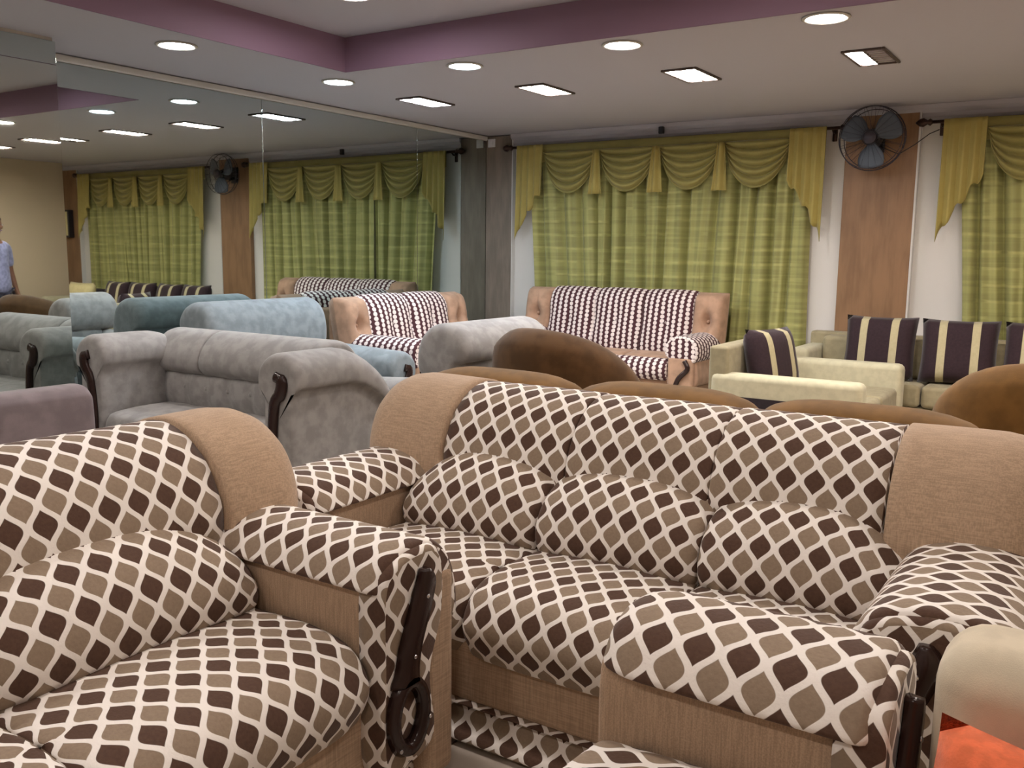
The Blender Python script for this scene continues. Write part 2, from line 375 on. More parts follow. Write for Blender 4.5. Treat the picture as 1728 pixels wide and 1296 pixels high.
# ------------------------------------------------------------------ curtains
def curtain(x0, x1, lab, nsw=4, flare=.16):
    t = thing('curtain_set', lab, 'curtain', ((x0+x1)/2, YF, 0)); cx = (x0+x1)/2
    W = x1-x0; z1 = 2.475
    # rod with turned finials
    mk('rod', tube([(-W/2-.10, -.10, z1), (W/2+.10, -.10, z1)], .014), 'rod', t)
    for s in (-1, 1):
        f = mk('finial', tf(lathe([(.012, 0), (.03, .02), (.018, .04), (.036, .07), (.03, .10), (.004, .13)], 14), lambda x, y, z: (s*(W/2+.09+z), -.10+y, z1+x)), 'rod', t)
        mk('bracket', join(tube([(s*(W/2+.03), -.0, z1-.03), (s*(W/2+.03), -.06, z1-.03), (s*(W/2+.03), -.1, z1)], .009), rbox(s*(W/2+.03)-.02, s*(W/2+.03)+.02, -.012, 0, z1-.1, z1+.05, .004, 1)), 'rod', t)
    # three pleated drops
    for i in range(3):
        a0 = -W/2+.12 + (W-.24)*i/3; a1 = -W/2+.12 + (W-.24)*(i+1)/3; rnd = random.random()*6
        def fn(u, v, a0=a0, a1=a1, i=i, rnd=rnd):
            x = a0+(a1-a0)*u
            lean = (.10*math.sin(u*PI) if i == 0 else -.12*(1-u) if i == 2 else .05*math.sin(2*PI*u))*v
            if i == 0: lean += flare*v*(1-u)**2
            ph = u*2*PI*5 + rnd
            y = -.012 - .10*min(1, 1.5*abs(math.sin(ph*.5+.9*math.sin(4*u+rnd)))) + .010*math.sin(ph*1.7+rnd)
            return (x + lean + .02*math.sin(ph*.5+3*v)*v, y - .012*v*math.sin(ph*.7), 2.40 - v*2.34)
        mk('curtain_drop', sheet(fn, 90, 14, (a1-a0)*1.25, 2.34), 'curtain', t)
    # header band
    mk('valance_header', sheet(lambda u, v: (-W/2+.02+(W-.04)*u, -.125-.006*math.sin(u*60), 2.485-.17*v), 60, 3, W, .2), 'swag', t, True, (('SOLIDIFY', {'thickness': .006}),))
    s0, s1 = -W/2+.30, W/2-.28; sw = (s1-s0)/nsw
    for i in range(nsw):
        xc = s0+sw*(i+.5)
        def fn(u, v, xc=xc):
            p = 2*u-1; q = 1-p*p
            pl = 2*abs(math.sin(v*PI*5+.4))**.7-1
            x = xc + p*(sw/2)*(1.0-.10*v)
            return (x, -.140 - .04*q*(.4+v*.6) - (.038*pl)*(.2+.8*q), 2.41 - .05*v - v*.36*q**.62)
        mk('swag', sheet(fn, 22, 44, sw, .4), 'swag', t, True, (('SOLIDIFY', {'thickness': .005}),))
    for i in range(1, nsw):
        xc = s0+sw*i
        def fn(u, v, xc=xc):
            p = 2*u-1; wd = .035+.04*v
            return (xc + p*wd, -.195 - .018*math.cos(p*PI*1.5) - .012*v, 2.40 - v*.42)
        mk('tail', sheet(fn, 14, 10, .15, .4), 'jabot', t, True, (('SOLIDIFY', {'thickness': .006}),))
    for s in (-1, 1):
        def fn(u, v, s=s):
            # u 0 outer edge .. 1 inner edge, zig-zag pleats, the outer edge hangs lowest
            x = s*(W/2 - .0 - .31*u); zb = 1.53 + .52*u**.8 + .03*math.sin(u*2*PI*3)
            tri = abs(((u*4) % 1)*2-1)
            return (x, -.15 - .045*tri*(.3+.7*v), 2.485 - v*(2.485-zb))
        mk('jabot', sheet(fn, 48, 14, .5, .9), 'jabot', t, True, (('SOLIDIFY', {'thickness': .005}),))
    return t
curtain(.46, 3.56, 'green plaid curtain with olive swags behind the beaded three-seater sofa')
curtain(4.46, 7.36, 'green plaid curtain with swags right of the wooden pillar, behind striped cushions')

# ------------------------------------------------------------------ wall fan on the pillar
fan = thing('wall_fan', 'round caged wall fan with grey blades at the top of wooden pillar', 'fan', (3.95, YF-.06, 2.355))
box('wall_plate', (-.06, .06, -.025, 0, -.10, .10), 'black', fan, .01)
mk('bracket_arm', tube([(0, -.02, -.04), (0, -.10, -.06), (0, -.14, -.02)], .018), 'black', fan)
mk('motor_housing', tf(lathe([(.001, -.08), (.05, -.07), (.07, -.03), (.07, .02), (.055, .05), (.001, .055)], 18, 'Y'), lambda x, y, z: (x, y-.16, z)), 'black', fan)
for i in range(3):
    A = 2*PI*i/3 + .55
    def fn(u, v):
        r = .045+.195*u; wd = (.45+.72*math.sin(PI*min(1, u*.62+.25)))*.5
        an = (v-.5)*2*wd*1.15
        return (r*math.cos(an), -.23 - .045*(v-.5), r*math.sin(an))
    d = tf(sheet(fn, 10, 8), lambda x, y, z: (x*math.cos(A)-z*math.sin(A), y, x*math.sin(A)+z*math.cos(A)))
    mk('fan_blade', d, 'blade', fan, True, (('SOLIDIFY', {'thickness': .004}),))
mk('hub_cap', tf(lathe([(.045, -.02), (.045, .01), (.03, .025), (.001, .03)], 18, 'Y'), lambda x, y, z: (x, y-.23, z)), 'black', fan)
circ = lambda r, y, n=36: [(r*math.cos(2*PI*i/n), y, r*math.sin(2*PI*i/n)) for i in range(n)]
cg = [tube(circ(.255, -.20), .005, 6, True), tube(circ(.245, -.275), .0035, 6, True), tube(circ(.06, -.30), .003, 6, True), tube(circ(.235, -.14), .0035, 6, True)]
for i in range(24):
    a = 2*PI*i/24; c, s = math.cos(a), math.sin(a)
    cg.append(tube([(.07*c, -.13, .07*s), (.235*c, -.14, .235*s), (.255*c, -.20, .255*s), (.245*c, -.275, .245*s), (.06*c, -.30, .06*s)], .0014, 4))
mk('cage', join(*cg), 'cage', fan)
mk('badge', tf(lathe([(.001, 0), (.055, 0), (.05, .008), (.001, .01)], 18, 'Y'), lambda x, y, z: (x, y-.30, z)), 'cage', fan)
mk('power_cord', tube([(.03, -.03, -.05), (.18, -.05, -.12), (.30, -.06, -.05), (.40, -.04, .03), (.47, -.03, .06)], .004, 6), 'black', fan)
tag(box('sensor_box', (2.005, 2.055, YF-.125, YF-.09, 2.52, 2.585), 'black', None, .006), 'small black sensor box on the cornice above the curtain swags', 'sensor')
so = thing('wall_socket', 'small white socket at the top of the corner pillar', 'socket', (.075, YF-.055, 2.50))
box('plate', (-.045, .045, -.012, 0, 0, .085), 'plug', so, .004); box('switch', (-.02, .02, -.018, -.012, .02, .06), 'plug', so, .002)
wb = thing('wall_clock_box', 'dark boxed frame hanging on the far right pillar, seen in mirror', 'wall box', (7.78, YF-.06, 1.55))
box('case', (-.10, .10, -.09, 0, 0, .42), 'black', wb, .012); box('face', (-.075, .075, -.096, -.09, .03, .39), 'pale', wb, .004)

# ------------------------------------------------------------------ leaf-print sofas
def swap(fn): return fn
def arm_along_y(pts, y0, y1, s, xi, r=(.05, .05), shrink=.05, n=8, warp=None):
    """profile (a,z), a = distance outward from the arm's inner face at |x|=xi, swept along local y"""
    d = roll(pts, y0, y1, r, n, shrink, warp)
    return tf(d, lambda x, y, z: (s*(xi+y), x, z))
def ornament(parent, s, xi, yf, zl=0.0):
    # carved S-shaped plate: narrow head, waist, oval loop at the foot
    c = [(.150, .635), (.155, .60), (.13, .53), (.10, .46), (.085, .40), (.08, .36)]
    wd = [.014, .034, .040, .040, .042, .054]
    L = []
    pts = cr([(a, b, e) for (a, b), e in zip(c, wd)], 4, False)
    left = [(a-e, b) for a, b, e in pts]; right = [(a+e, b) for a, b, e in pts]
    n = 22; oa, ob, ra, rb = .085, .275, .076, .112
    V, Fc = [], []
    def add(poly_front):
        pass
    # the stem as a bevelled strip
    loops = [[(a-e, yf-.004, b), (a-e*.55, yf-.03, b), (a+e*.55, yf-.03, b), (a+e, yf-.004, b), (a, yf+.004, b)] for a, b, e in pts]
    d1 = loft(loops)
    lp = []
    for i in range(n):
        an = PI/2+2*PI*i/n; ca, sa = math.cos(an), math.sin(an); th = .034+.012*abs(sa)
        lp.append([(oa+ra*ca, yf-.004, ob+rb*sa), (oa+(ra-th*.25)*ca, yf-.03, ob+(rb-th*.25)*sa), (oa+(ra-th*.75)*ca, yf-.03, ob+(rb-th*.75)*sa), (oa+(ra-th)*ca, yf-.004, ob+(rb-th)*sa)])
    lp.append(lp[0]); d2 = loft(lp, True, False)
    f = lambda x, y, z: (s*(xi+x-.02), y, z+zl)
    o = mk('carved_wood_trim', tf(join(d1, d2), f), 'darkwood', parent)
    for a, b in ((.14, .57), (.09, .43), (.148, .25), (.035, .205)):
        mk('stud', tf(ell((a, yf-.031, b), (.006, .004, .006), 8, 5), f), 'steel', o)
def leaf_sofa(name, label, loc, rz, W, n, cat='sofa', back=True, D=1.02, lift=0.0, aw=.385, he=.36, inset=0.0, group='leaf-print sofa set'):
    t = thing(name, label, cat, loc, rz, group)
    wi = W/2-aw; m = 2*wi/n; yb = D; ka = aw/.38
    sa = lambda pts: [(a*ka, z+lift if z > .2 else z) for a, z in pts]
    up = lambda pts: [(y, z+lift if z > .2 else z) for y, z in pts]
    mk('base_roll', roll([(.07, .012), (.03, .05), (.05, .105), (.10, .12), (D-.08, .12), (D-.04, .06), (D-.08, .012)], -W/2+.06, W/2-.06, .05, 10, .05, k=4), 'ogee', t)
    box('base_band', (-W/2+.05, W/2-.05, .045, D-.05, .115, .30+lift), 'tan', t, .02)
    for i in range(n):
        x0 = -wi+m*i; x1 = x0+m
        def warp(tt, y, z, lift=lift):
            k = 1-abs(tt)**6
            return (y + (.035*(1-k) if y < .2 else 0), z + (.022*(1-tt*tt) - .012 if z > .38+lift else 0))
        mk('seat_cushion', roll(up([(.06, .255), (.005, .30), (-.02, .37), (.01, .435), (.08, .475), (.22, .49), (.40, .485), (min(D-.04, .62), .475), (min(D-.02, .66), .40), (min(D-.04, .6), .27), (.30, .245)]), x0+.002, x1-.002, .035, 10, .035, warp), 'ogee', t)
    if back:
        for i in range(n):
            x0 = -wi+m*i; x1 = x0+m
            lo = .05 if i > 0 else .11; hi = .05 if i < n-1 else .11
            def warp(tt, y, z, lo=lo, hi=hi):
                dr = (lo if tt < 0 else hi)*abs(tt)**2.4
                k = max(0, (z-.47)/.27); return (y + .03*abs(tt)**6*(1 if y < .55 else 0), z - dr*k)
            mk('lumbar_cushion', roll([(.43, .45), (.385, .495), (.38, .57), (.42, .65), (.50, .71), (.60, .73), (.70, .68), (.72, .55), (.66, .46), (.54, .44)], x0+.001, x1-.001, .025, 12, .03, warp), 'ogee', t)
        HP = [(.585, .60), (.545, .67), (.56, .76), (.62, .855), (.72, .92), (.83, .935), (.94, .90), (1.0, .81), (1.0, .68), (.92, .58), (.75, .55)]
        for i in range(n):
            mh = 2*(wi-inset)/n; x0 = -wi+inset+mh*i; x1 = x0+mh; e0 = 0 if i == 0 else .012; e1 = 0 if i == n-1 else .012
            def warp(tt, y, z, i=i): return (y+.006*tt*tt, z - .005*tt*tt*(1 if 0 < i < n-1 else .4))
            mk('headrest', roll(HP, x0, x1, (e0, e1), 10, .016, warp), 'ogee', t)
        HE = [(.57, .52), (.53, .64), (.55, .76), (.61, .86), (.71, .925), (.83, .94), (.95, .905), (1.01, .81), (1.01, .66), (.93, .54), (.75, .49)]
        for s in (-1, 1):
            def warp(tt, y, z): return (y - .012*(1-tt*tt), z+.006*(1-tt*tt))
            d = roll(HE, wi-inset+.001, wi-inset+he, (.012, .15), 8, .17, warp)
            if s < 0: d = tf(d, lambda x, y, z: (-x, y, z))
            mk('headrest_end', d, 'tan', t)
        box('back_panel', (-W/2+.07, W/2-.07, .68, D-.03, .1, .78), 'tan', t, .05)
    ya = (.62 if back else D)
    for s in (-1, 1):
        arm = mk('arm', arm_along_y(sa([(.012, .18), (.004, .40), (.006, .60), (.06, .625), (.28, .60), (.345, .50), (.35, .18), (.18, .14)]), .03, (.80 if back else D-.02), s, wi, (.015, .03), .03), 'tan', t)
        mk('arm_pad', arm_along_y(sa([(-.012, .598), (-.018, .625), (.03, .675), (.13, .70), (.25, .685), (.34, .61), (.375, .50), (.36, .44), (.335, .50), (.26, .585), (.12, .60)]), -.012, ya-(0 if back else .02), s, wi, (.03, .06 if back else .10), .03 if back else .06), 'ogee', t)
        mk('arm_front', arm_along_y(sa([(-.008, .14), (-.012, .40), (-.01, .60), (.03, .66), (.14, .685), (.25, .66), (.26, .50), (.20, .34), (.22, .16), (.10, .12)]), -.03, .05, s, wi, (.02, .0), .02, 2), 'ogee', arm)
        box('front_post', tuple(sorted((s*(wi+.20*ka), s*(wi+.345*ka)))) + (-.02, .05, .02, .60+lift), 'tan', arm, .03)
        ornament(arm, s, wi, -.03, lift)
    for sx in (-1, 1):
        for yy in (.12, D-.14): box('foot', (sx*(W/2-.16)-.03, sx*(W/2-.16)+.03, yy-.03, yy+.03, 0, .03), 'sole', t, .005, 1)
    return t
leaf_sofa('leaf_print_sofa', 'three-seater sofa in brown leaf-print fabric with tan ends, in the foreground centre', (4.485, 1.98, 0), 0, 2.41, 3, aw=.385, he=.41, inset=.08)
leaf_sofa('leaf_print_sofa', 'two-seater leaf-print sofa at bottom left with carved dark wood arm trim', (4.275, .87, 0), PI/2, 2.06, 2, aw=.32, he=.33)
leaf_sofa('leaf_print_bench', 'backless leaf-print seat with a rolled tan arm at bottom right', (5.43, 1.14, 0), PI/2, 1.30, 1, 'settee', False, .50, .06, .36)

# ------------------------------------------------------------------ grey velvet rolled sofas
def rolled_sofa(name, label, loc, rz, W, D=.88, hb=.95, ha=.84, mat='grey', tuft=False, n=1, aw=.24, seat=.45, cat='sofa', group='grey velvet seating set'):
    t = thing(name, label, cat, loc, rz, group); wi = W/2-aw; m = 2*wi/n; k = hb-.95
    box('base', (-W/2+.05, W/2-.05, .06, D-.10, .03, .30), mat, t, .03)
    for i in range(n):
        x0 = -wi+m*i
        mk('seat_cushion', roll([(.05, .29), (-.01, .34), (0, .42), (.06, seat+.01), (.30, seat+.025), (.58, seat+.01), (.62, .38), (.5, .28), (.25, .27)], x0+.003, x0+m-.003, .05, 8, .05), mat, t)
    # inner back with a tufted band, then the big soft roll that folds over backwards
    y = D-.88
    def tw(tt, yy, zz):
        if not tuft: return yy, zz
        a = abs(math.sin((tt+1)*PI*3.5)); return (yy - .022*a*(1 if yy < y+.62 and .45 < zz < .66 else 0), zz)
    mk('inner_back', roll([(y+.58, .42), (y+.535, .50), (y+.53, .60), (y+.56, .67), (y+.66, .70), (y+.74, .60), (y+.74, .42)], -wi-.02, wi+.02, .03, 42 if tuft else 8, .03, tw), mat, t)
    if tuft:
        for i in range(7):
            bx = -wi+2*wi*(i+.5)/7
            mk('button', ell((bx + wi/7, y+.528, .585), (.014, .01, .014), 8, 6), mat, t)
    RB = [(y+.555, .655), (y+.50, .70), (y+.495, .78+k*.6), (y+.53, .87+k), (y+.61, .94+k), (y+.71, .955+k), (y+.81, .92+k), (y+.875, .84+k), (y+.87, .75+k), (y+.80, .70+k), (y+.76, .60), (y+.66, .63)]
    if tuft:
        xs = [-wi-.10, -wi+.36, wi-.05]
        mk('back_roll', roll(RB, xs[0], xs[1], (.06, .012), 5, .04), mat, t); mk('back_roll', roll(RB, xs[1], xs[2], (.012, .05), 10, .04), mat, t)
    else: mk('back_roll', roll(RB, -W/2+.02, W/2-.02, .07, 10, .08), mat, t)
    box('back_panel', (-W/2+.06, W/2-.06, y+.66, D-.05, .04, (.70 if tuft else .80)+k), mat, t, .05)
    h = ha-.84
    for s in (-1, 1):
        AP = [(.02, .10), (.0, .40), (.01, .62+h), (-.035, .70+h), (-.02, .79+h), (.06, .845+h), (.16, .84+h), (.235, .78+h), (.245, .69+h), (.20, .64+h), (.205, .40), (.215, .10), (.12, .06)]
        def aw_(tt, yy, zz): return (yy, zz + (-.20*max(0, tt)**2 if tuft else .02*(tt+1))*(1 if zz > .5+h*.5 else 0))
        a = mk('arm', arm_along_y([(p*aw/.24, q) for p, q in AP], .0, D-(.06 if tuft else .26), s, wi, (.05, .10), .07, 10, aw_), mat, t)
        g = lambda x, yy, z: (s*(wi+x*aw/.24), yy, z)
        path = cr([(.10, -.006, .735+h), (.145, -.01, .715+h), (.135, -.012, .655+h), (.095, -.012, .60+h), (.075, -.012, .50), (.075, -.012, .36), (.085, -.012, .20)], 5, False)
        rr = [.028 if i < 4 else .036 if i < 12 else .032 for i in range(len(path))]
        mk('wood_arm_trim', tf(tf(tube(path, rr, 10, False, (0, 1, 0)), g), lambda x, yy, z: (x, -.006+(yy+.008)*.55, z)), 'darkwood', a)
    for sx in (-1, 1):
        for yy in (.12, D-.16): mk('foot', tf(lathe([(.02, 0), (.03, .012), (.028, .05), (.001, .055)], 12), lambda x, y_, z: (x+sx*(W/2-.14), y_+yy, z)), 'darkwood', t)
    return t
rolled_sofa('tufted_sofa', 'grey velvet sofa with button-tufted back and dark wood arm trim, against the mirror', (1.50, 3.08, 0), 0, 1.86, .78, .915, .90, 'grey', True, 2, .25)
rolled_sofa('velvet_armchair', 'grey velvet armchair coloured for bluish light, with rolled back, behind the tufted sofa', (1.44, 4.62, 0), PI/2, 1.16, 1.24, 1.04, .68, 'grey_bluelit', False, 1, .24, cat='armchair')
rolled_sofa('velvet_armchair', 'light grey velvet armchair turned away, its rolled back near the brown bolster', (1.70, 4.74, 0), -PI/2, 1.02, .88, .985, .60, 'grey', False, 1, .22, cat='armchair')
# plain low-backed chair at the left edge
pc = thing('low_back_chair', 'plain mauve-grey low-backed chair at left edge below the mirrored column', 'chair', (.62, 2.0, 0), -PI/2, 'grey velvet seating set')
box('base', (-.60, .60, .04, .84, .03, .32), 'mauve', pc, .03)
mk('seat_cushion', roll([(.02, .32), (-.02, .38), (.04, .45), (.35, .47), (.66, .45), (.68, .36), (.4, .31)], -.46, .46, .05, 6, .05), 'mauve', pc)
mk('backrest', roll([(.64, .30), (.62, .60), (.65, .71), (.74, .735), (.83, .71), (.86, .60), (.86, .06), (.76, .04), (.66, .06)], -.62, .62, .03, 8, .03), 'mauve', pc)
for s in (-1, 1): mk('arm', arm_along_y([(0, .06), (0, .50), (.04, .58), (.11, .58), (.15, .50), (.15, .06)], .02, .70, s, .455, .03, .03), 'mauve', pc)

# ------------------------------------------------------------------ beaded sofas
def beaded_sofa(name, label, loc, rz, W, n, hb=1.06, fe=.0):
    t = thing(name, label, 'sofa', loc, rz, 'maroon and white beaded sofas'); D = .88; aw = .28; wi = W/2-aw; m = 2*wi/n; k = hb-1.06
    box('base', (-W/2+.05, W/2-.05, .05, D-.04, .02, .34), 'peach', t, .03)
    for i in range(n):
        x0 = -wi+m*i
        mk('seat_edge', roll([(.03, .33), (-.03, .39), (-.02, .47), (.04, .515), (.12, .51), (.17, .46), (.15, .36)], x0, x0+m, .03, 6, .03), 'beads', t)
        mk('seat_cushion', roll([(.12, .34), (.11, .46), (.16, .515), (.40, .535), (.60, .50), (.62, .36), (.4, .33)], x0+.003, x0+m-.003, .05, 6, .05), 'peach', t)
        def warp(tt, y, z):
            g = math.exp(-((z-.78)/.12)**2)*.035
            return (y + (.025*abs(tt)**3 + g*(math.cos(tt*PI*1.0)**8) if y < .66 else 0), z-.012*tt**4)
        mk('back_cushion', roll([(.50, .48), (.455, .56), (.47, .70), (.50, .84), (.545, .97+k), (.62, 1.045+k), (.71, 1.055+k), (.79, .99+k), (.81, .80), (.78, .50)], x0, x0+m, .02, 12, .02, warp), 'beads', t)
        mk('button', ell((x0+m/2, .525, .79), (.014, .012, .014), 8, 5), 'beads', t)
    for s in (-1, 1):
        # puffed square end pad with a sunk button
        def fn(a, b, s=s):
            p, q = 2*a-1, 2*b-1; kk = (max(0, 1-p**6)*max(0, 1-q**6))**.4
            dim = .05*math.exp(-(p*p+q*q)/.06)+.018*math.exp(-(p*q)**2/.004)*(1-max(abs(p), abs(q)))
            return (s*(wi+.14+p*.145), .60-.10*q*0 - .15*kk + dim*1.5 + .09*(q+1)/2, .80+k*.5+q*(.24+k*.5))
        f1 = sheet(fn, 22, 22)
        f2 = sheet(lambda a, b: (s*(wi+.14+(2*a-1)*.145), .60+.09*b + .10*(max(0, 1-(2*a-1)**6)*max(0, 1-(2*b-1)**6))**.4, .80+k*.5+(2*b-1)*(.24+k*.5)), 12, 12)
        e = mk('end_pad', join(f1, f2), 'peach', t); mk('button', ell((s*(wi+.14), .565, .80+k*.5), (.016, .012, .016), 8, 5), 'peach', e)
        mk('arm', arm_along_y([(.0, .30), (-.005, .50), (.05, .545), (.2, .55), (.255, .50), (.255, .30)], .03, .78, s, wi, .02, .02), 'peach', t)
        mk('arm_roll', arm_along_y([(-.02, .57), (-.01, .65), (.06, .715), (.18, .72), (.26, .67), (.28, .57), (.24, .50), (.12, .51), (.03, .52)], -.01-fe, .66, s, wi, (.02, .05), .022), 'beads', t)
        fp = box('arm_front', tuple(sorted((s*(wi+.01), s*(wi+.245)))) + (-.015-fe, .06, .03, .55), 'peach', t, .03)
        mk('carved_wood_trim', tf(tube(cr([(.17, -.02-fe, .52), (.20, -.025-fe, .45), (.12, -.025-fe, .36), (.09, -.025-fe, .24), (.13, -.025-fe, .12)], 5, False), .022, 8, False, (0, 1, 0)), lambda x, y, z: (s*(wi+x), y, z)), 'darkwood', fp)
    box('back_panel', (-W/2+.08, W/2-.08, .68, D-.04, .05, .92+k), 'peach', t, .04)
    return t
beaded_sofa('beaded_sofa', 'three-seater sofa in maroon and white beaded weave under the green curtain', (1.80, 7.20, 0), 0, 2.06, 3, 1.09)
beaded_sofa('beaded_sofa', 'two-seater beaded sofa with its back against the mirror', (1.02, 6.31, 0), PI/2, 1.66, 2, 1.045, .16)

# ------------------------------------------------------------------ brown suede set
def brown_sofa(label, loc, rz, W=2.5, n=3):
    t = thing('suede_sofa', label, 'sofa', loc, rz, 'brown suede seating set'); D = .98; aw = .26; wi = W/2-aw; m = 2*(wi+.20)/n
    box('base', (-W/2+.04, W/2-.04, .05, D-.06, .03, .30), 'brown', t, .04)
    for i in range(n):
        x0 = -wi+2*wi/n*i; x1 = x0+2*wi/n
        mk('seat_cushion', roll([(.04, .30), (-.02, .36), (.0, .43), (.08, .475), (.35, .49), (.60, .47), (.62, .36), (.3, .29)], x0+.003, x1-.003, .06, 8, .06), 'brown', t)
        b0 = -wi-.2+m*i; b1 = b0+m
        def warp(tt, y, z, i=i):
            dr = .055*abs(tt)**4 if z > .5 else 0
            return (y, z-dr*(z-.45)/.4)
        mk('back_cushion', roll([(.56, .46), (.52, .58), (.55, .77), (.64, .88), (.76, .905), (.88, .86), (.95, .72), (.96, .40), (.90, .20), (.70, .30)], b0+.002, b1-.002, .06, 10, .06, warp), 'brown', t)
    box('back_panel', (-W/2+.06, W/2-.06, .70, D-.04, .04, .62), 'brown', t, .05)
    for s in (-1, 1): mk('arm', arm_along_y([(.02, .06), (.0, .40), (-.03, .54), (.03, .63), (.13, .66), (.22, .62), (.26, .52), (.25, .06)], -.01, .72, s, wi, (.07, .05), .07), 'brown', t)
    return t
brown_sofa('brown suede three-seater with lobed back cushions, right behind the leaf-print three-seater', (4.24, 4.05, 0), PI, 2.42, 3)
def barrel_chair(label, loc, rz, hb=1.0, mat='brown_dark'):
    t = thing('suede_barrel_chair', label, 'armchair', loc, rz, 'brown suede seating set')
    # U-shaped shell: an arched roll swept from arm to arm around the back (front is -y)
    loops = []
    N = 30
    for i in range(N+1):
        a = -.22*PI + (1.44*PI)*i/N; f = 2*i/N-1
        top = .60 + (hb-.60)*max(0, 1-abs(f)**2.2)**.9; ca, sa = math.cos(a), math.sin(a)
        e = min(1, (1-abs(f))/.05+.35)
        pr = cr([(.30, .10), (.27, .45), (.25, top-.14), (.27, top-.04), (.34, top), (.42, top-.05), (.46, top-.15), (.45, .45), (.43, .08)], 3)
        cm = .35; loops.append([((cm+(r-cm)*e)*ca*1.02, (cm+(r-cm)*e)*sa*.95+.04, .3+(z-.3)*(.75+.25*e)) for r, z in pr])
    mk('shell_back', loft(loops), mat, t)
    mk('seat_cushion', roll([(-.42, .32), (-.45, .38), (-.40, .46), (-.2, .49), (.1, .48), (.27, .45), (.27, .34)], -.27, .27, .08, 6, .08), mat, t)
    mk('base', lathe([(.001, .03), (.36, .03), (.40, .08), (.40, .32), (.36, .34), (.001, .34)], 28), mat, t)
    for q in range(4): mk('foot', tf(lathe([(.02, 0), (.03, .035), (.001, .04)], 10), lambda x, y, z: (x+.25*math.cos(PI/4+q*PI/2), y+.25*math.sin(PI/4+q*PI/2), z)), 'darkwood', t)
    path = cr([(-.20, -.36, .56), (-.235, -.385, .50), (-.25, -.39, .40), (-.26, -.385, .28)], 4, False)
    for s in (-1, 1): mk('arm_trim', tf(tube(path, .02, 8, False, (1, 0, 0)), lambda x, y, z: (s*(x-.04), y+.06, z)), 'darkwood', t)
    return t
barrel_chair('dark brown suede barrel chair with rounded back, in front of the beaded three-seater', (3.10, 4.62, 0), PI*.95, 1.0)
barrel_chair('brown suede barrel chair at the right edge, before the striped cushions', (5.50, 4.58, 0), PI*1.05, 1.0, 'brown')

# ------------------------------------------------------------------ cream box sofas
def cream_sofa(name, label, loc, rz, W, D, n, ha=.62, hb=.80, backs=True, dark=True, mat='cream', seatmat='olive', aw=.16):
    t = thing(name, label, 'sofa', loc, rz, 'cream box sofas'); wi = W/2-aw; m = 2*wi/n
    box('base', (-wi, wi, .03, D-.05, .05, .28), seatmat, t, .02)
    for i in range(n):
        x0 = -wi+m*i; mk('seat_cushion', rbox(x0+.003, x0+m-.003, 0, D-.20, .28, .45, .035), seatmat, t, True, WN)
        if backs: mk('back_cushion', rbox(x0+.003, x0+m-.003, D-.30, D-.12, .45, hb-.02, .04), seatmat, t, True, WN)
    box('back_frame', (-W/2+.02, W/2-.02, D-.14, D, .05, hb), seatmat, t, .025)
    for s in (-1, 1):
        a, b = sorted((s*wi, s*W/2))
        arm = box('arm', (a, b, -.02, D-.02, .04, ha), mat, t, .045)
        if dark:
            xo = s*(W/2)
            box('inset_panel', tuple(sorted((xo-s*.004, xo+s*.004))) + (.10, D-.16, .10, ha-.15), 'panel_dark', arm, .002, 1)
    for sx in (-1, 1):
        for yy in (.08, D-.08): box('foot', (sx*(W/2-.08)-.025, sx*(W/2-.08)+.025, yy-.025, yy+.025, 0, .05), 'sole', t, .004, 1)
    return t
cream_sofa('cream_two_seater', 'cream two-seater with dark inset side panels, behind the brown suede sofa', (4.42, 6.60, 0), PI/2, 1.42, 1.0, 2, .62, .80, False)
cream_sofa('cream_sofa', 'long cream sofa along the far wall under the fan pillar', (4.96, 7.36, 0), 0, 2.84, .66, 3, .68, .78)
SG = 'black and cream striped cushions'
pillow('striped_cushion', 'black cushion with cream stripes leaning on the cream two-seater', 'stripe', (3.76, 6.36, .455), PI/2-.30, -.24, (.50, .46, .20), SG)
pillow('striped_cushion', 'striped cushion nearest the wooden pillar on the long cream sofa', 'stripe', (4.18, 7.56, .455), 0, -.20, (.54, .50, .19), SG)
pillow('striped_cushion', 'striped cushion second from the wooden pillar on the long cream sofa', 'stripe', (4.75, 7.57, .455), .06, -.22, (.54, .50, .19), SG)
pillow('striped_cushion', 'striped cushion at the right edge of the photo on the long cream sofa', 'stripe', (5.31, 7.56, .455), -.04, -.20, (.54, .50, .19), SG)
pillow('striped_cushion', 'striped cushion farthest from the wooden pillar, seen only in the mirror', 'stripe', (5.87, 7.56, .455), .03, -.20, (.54, .50, .19), SG)
cream_sofa('dark_panel_sofa', 'cream-topped sofa with pale cushions by the far right pillar, seen in mirror', (7.22, 7.30, 0), 0, 1.56, .72, 2, .70, .80, True, True, 'cream', 'panel_dark')
PG = 'pale plain cushions'
pillow('pale_cushion', 'long pale cushion on the dark sofa, left end in the mirror view', 'pale', (6.75, 7.56, .455), 0, -.2, (.62, .46, .18), PG)
pillow('pale_cushion', 'pale cushion before the far right pillar, tilted to one corner', 'pale', (7.42, 7.56, .455), .1, -.2, (.50, .50, .18), PG, .2)
cream_sofa('dark_panel_sofa', 'dark sofa with one pale cushion along the right wall, seen in mirror', (7.26, 6.10, 0), -PI/2, 1.7, .80, 2, .66, .80, True, False, 'panel_dark', 'panel_dark')
pillow('pale_cushion', 'pale cushion leaning on the dark sofa at the right wall', 'pale', (7.56, 6.45, .46), -PI/2, -.2, (.50, .46, .18), PG)

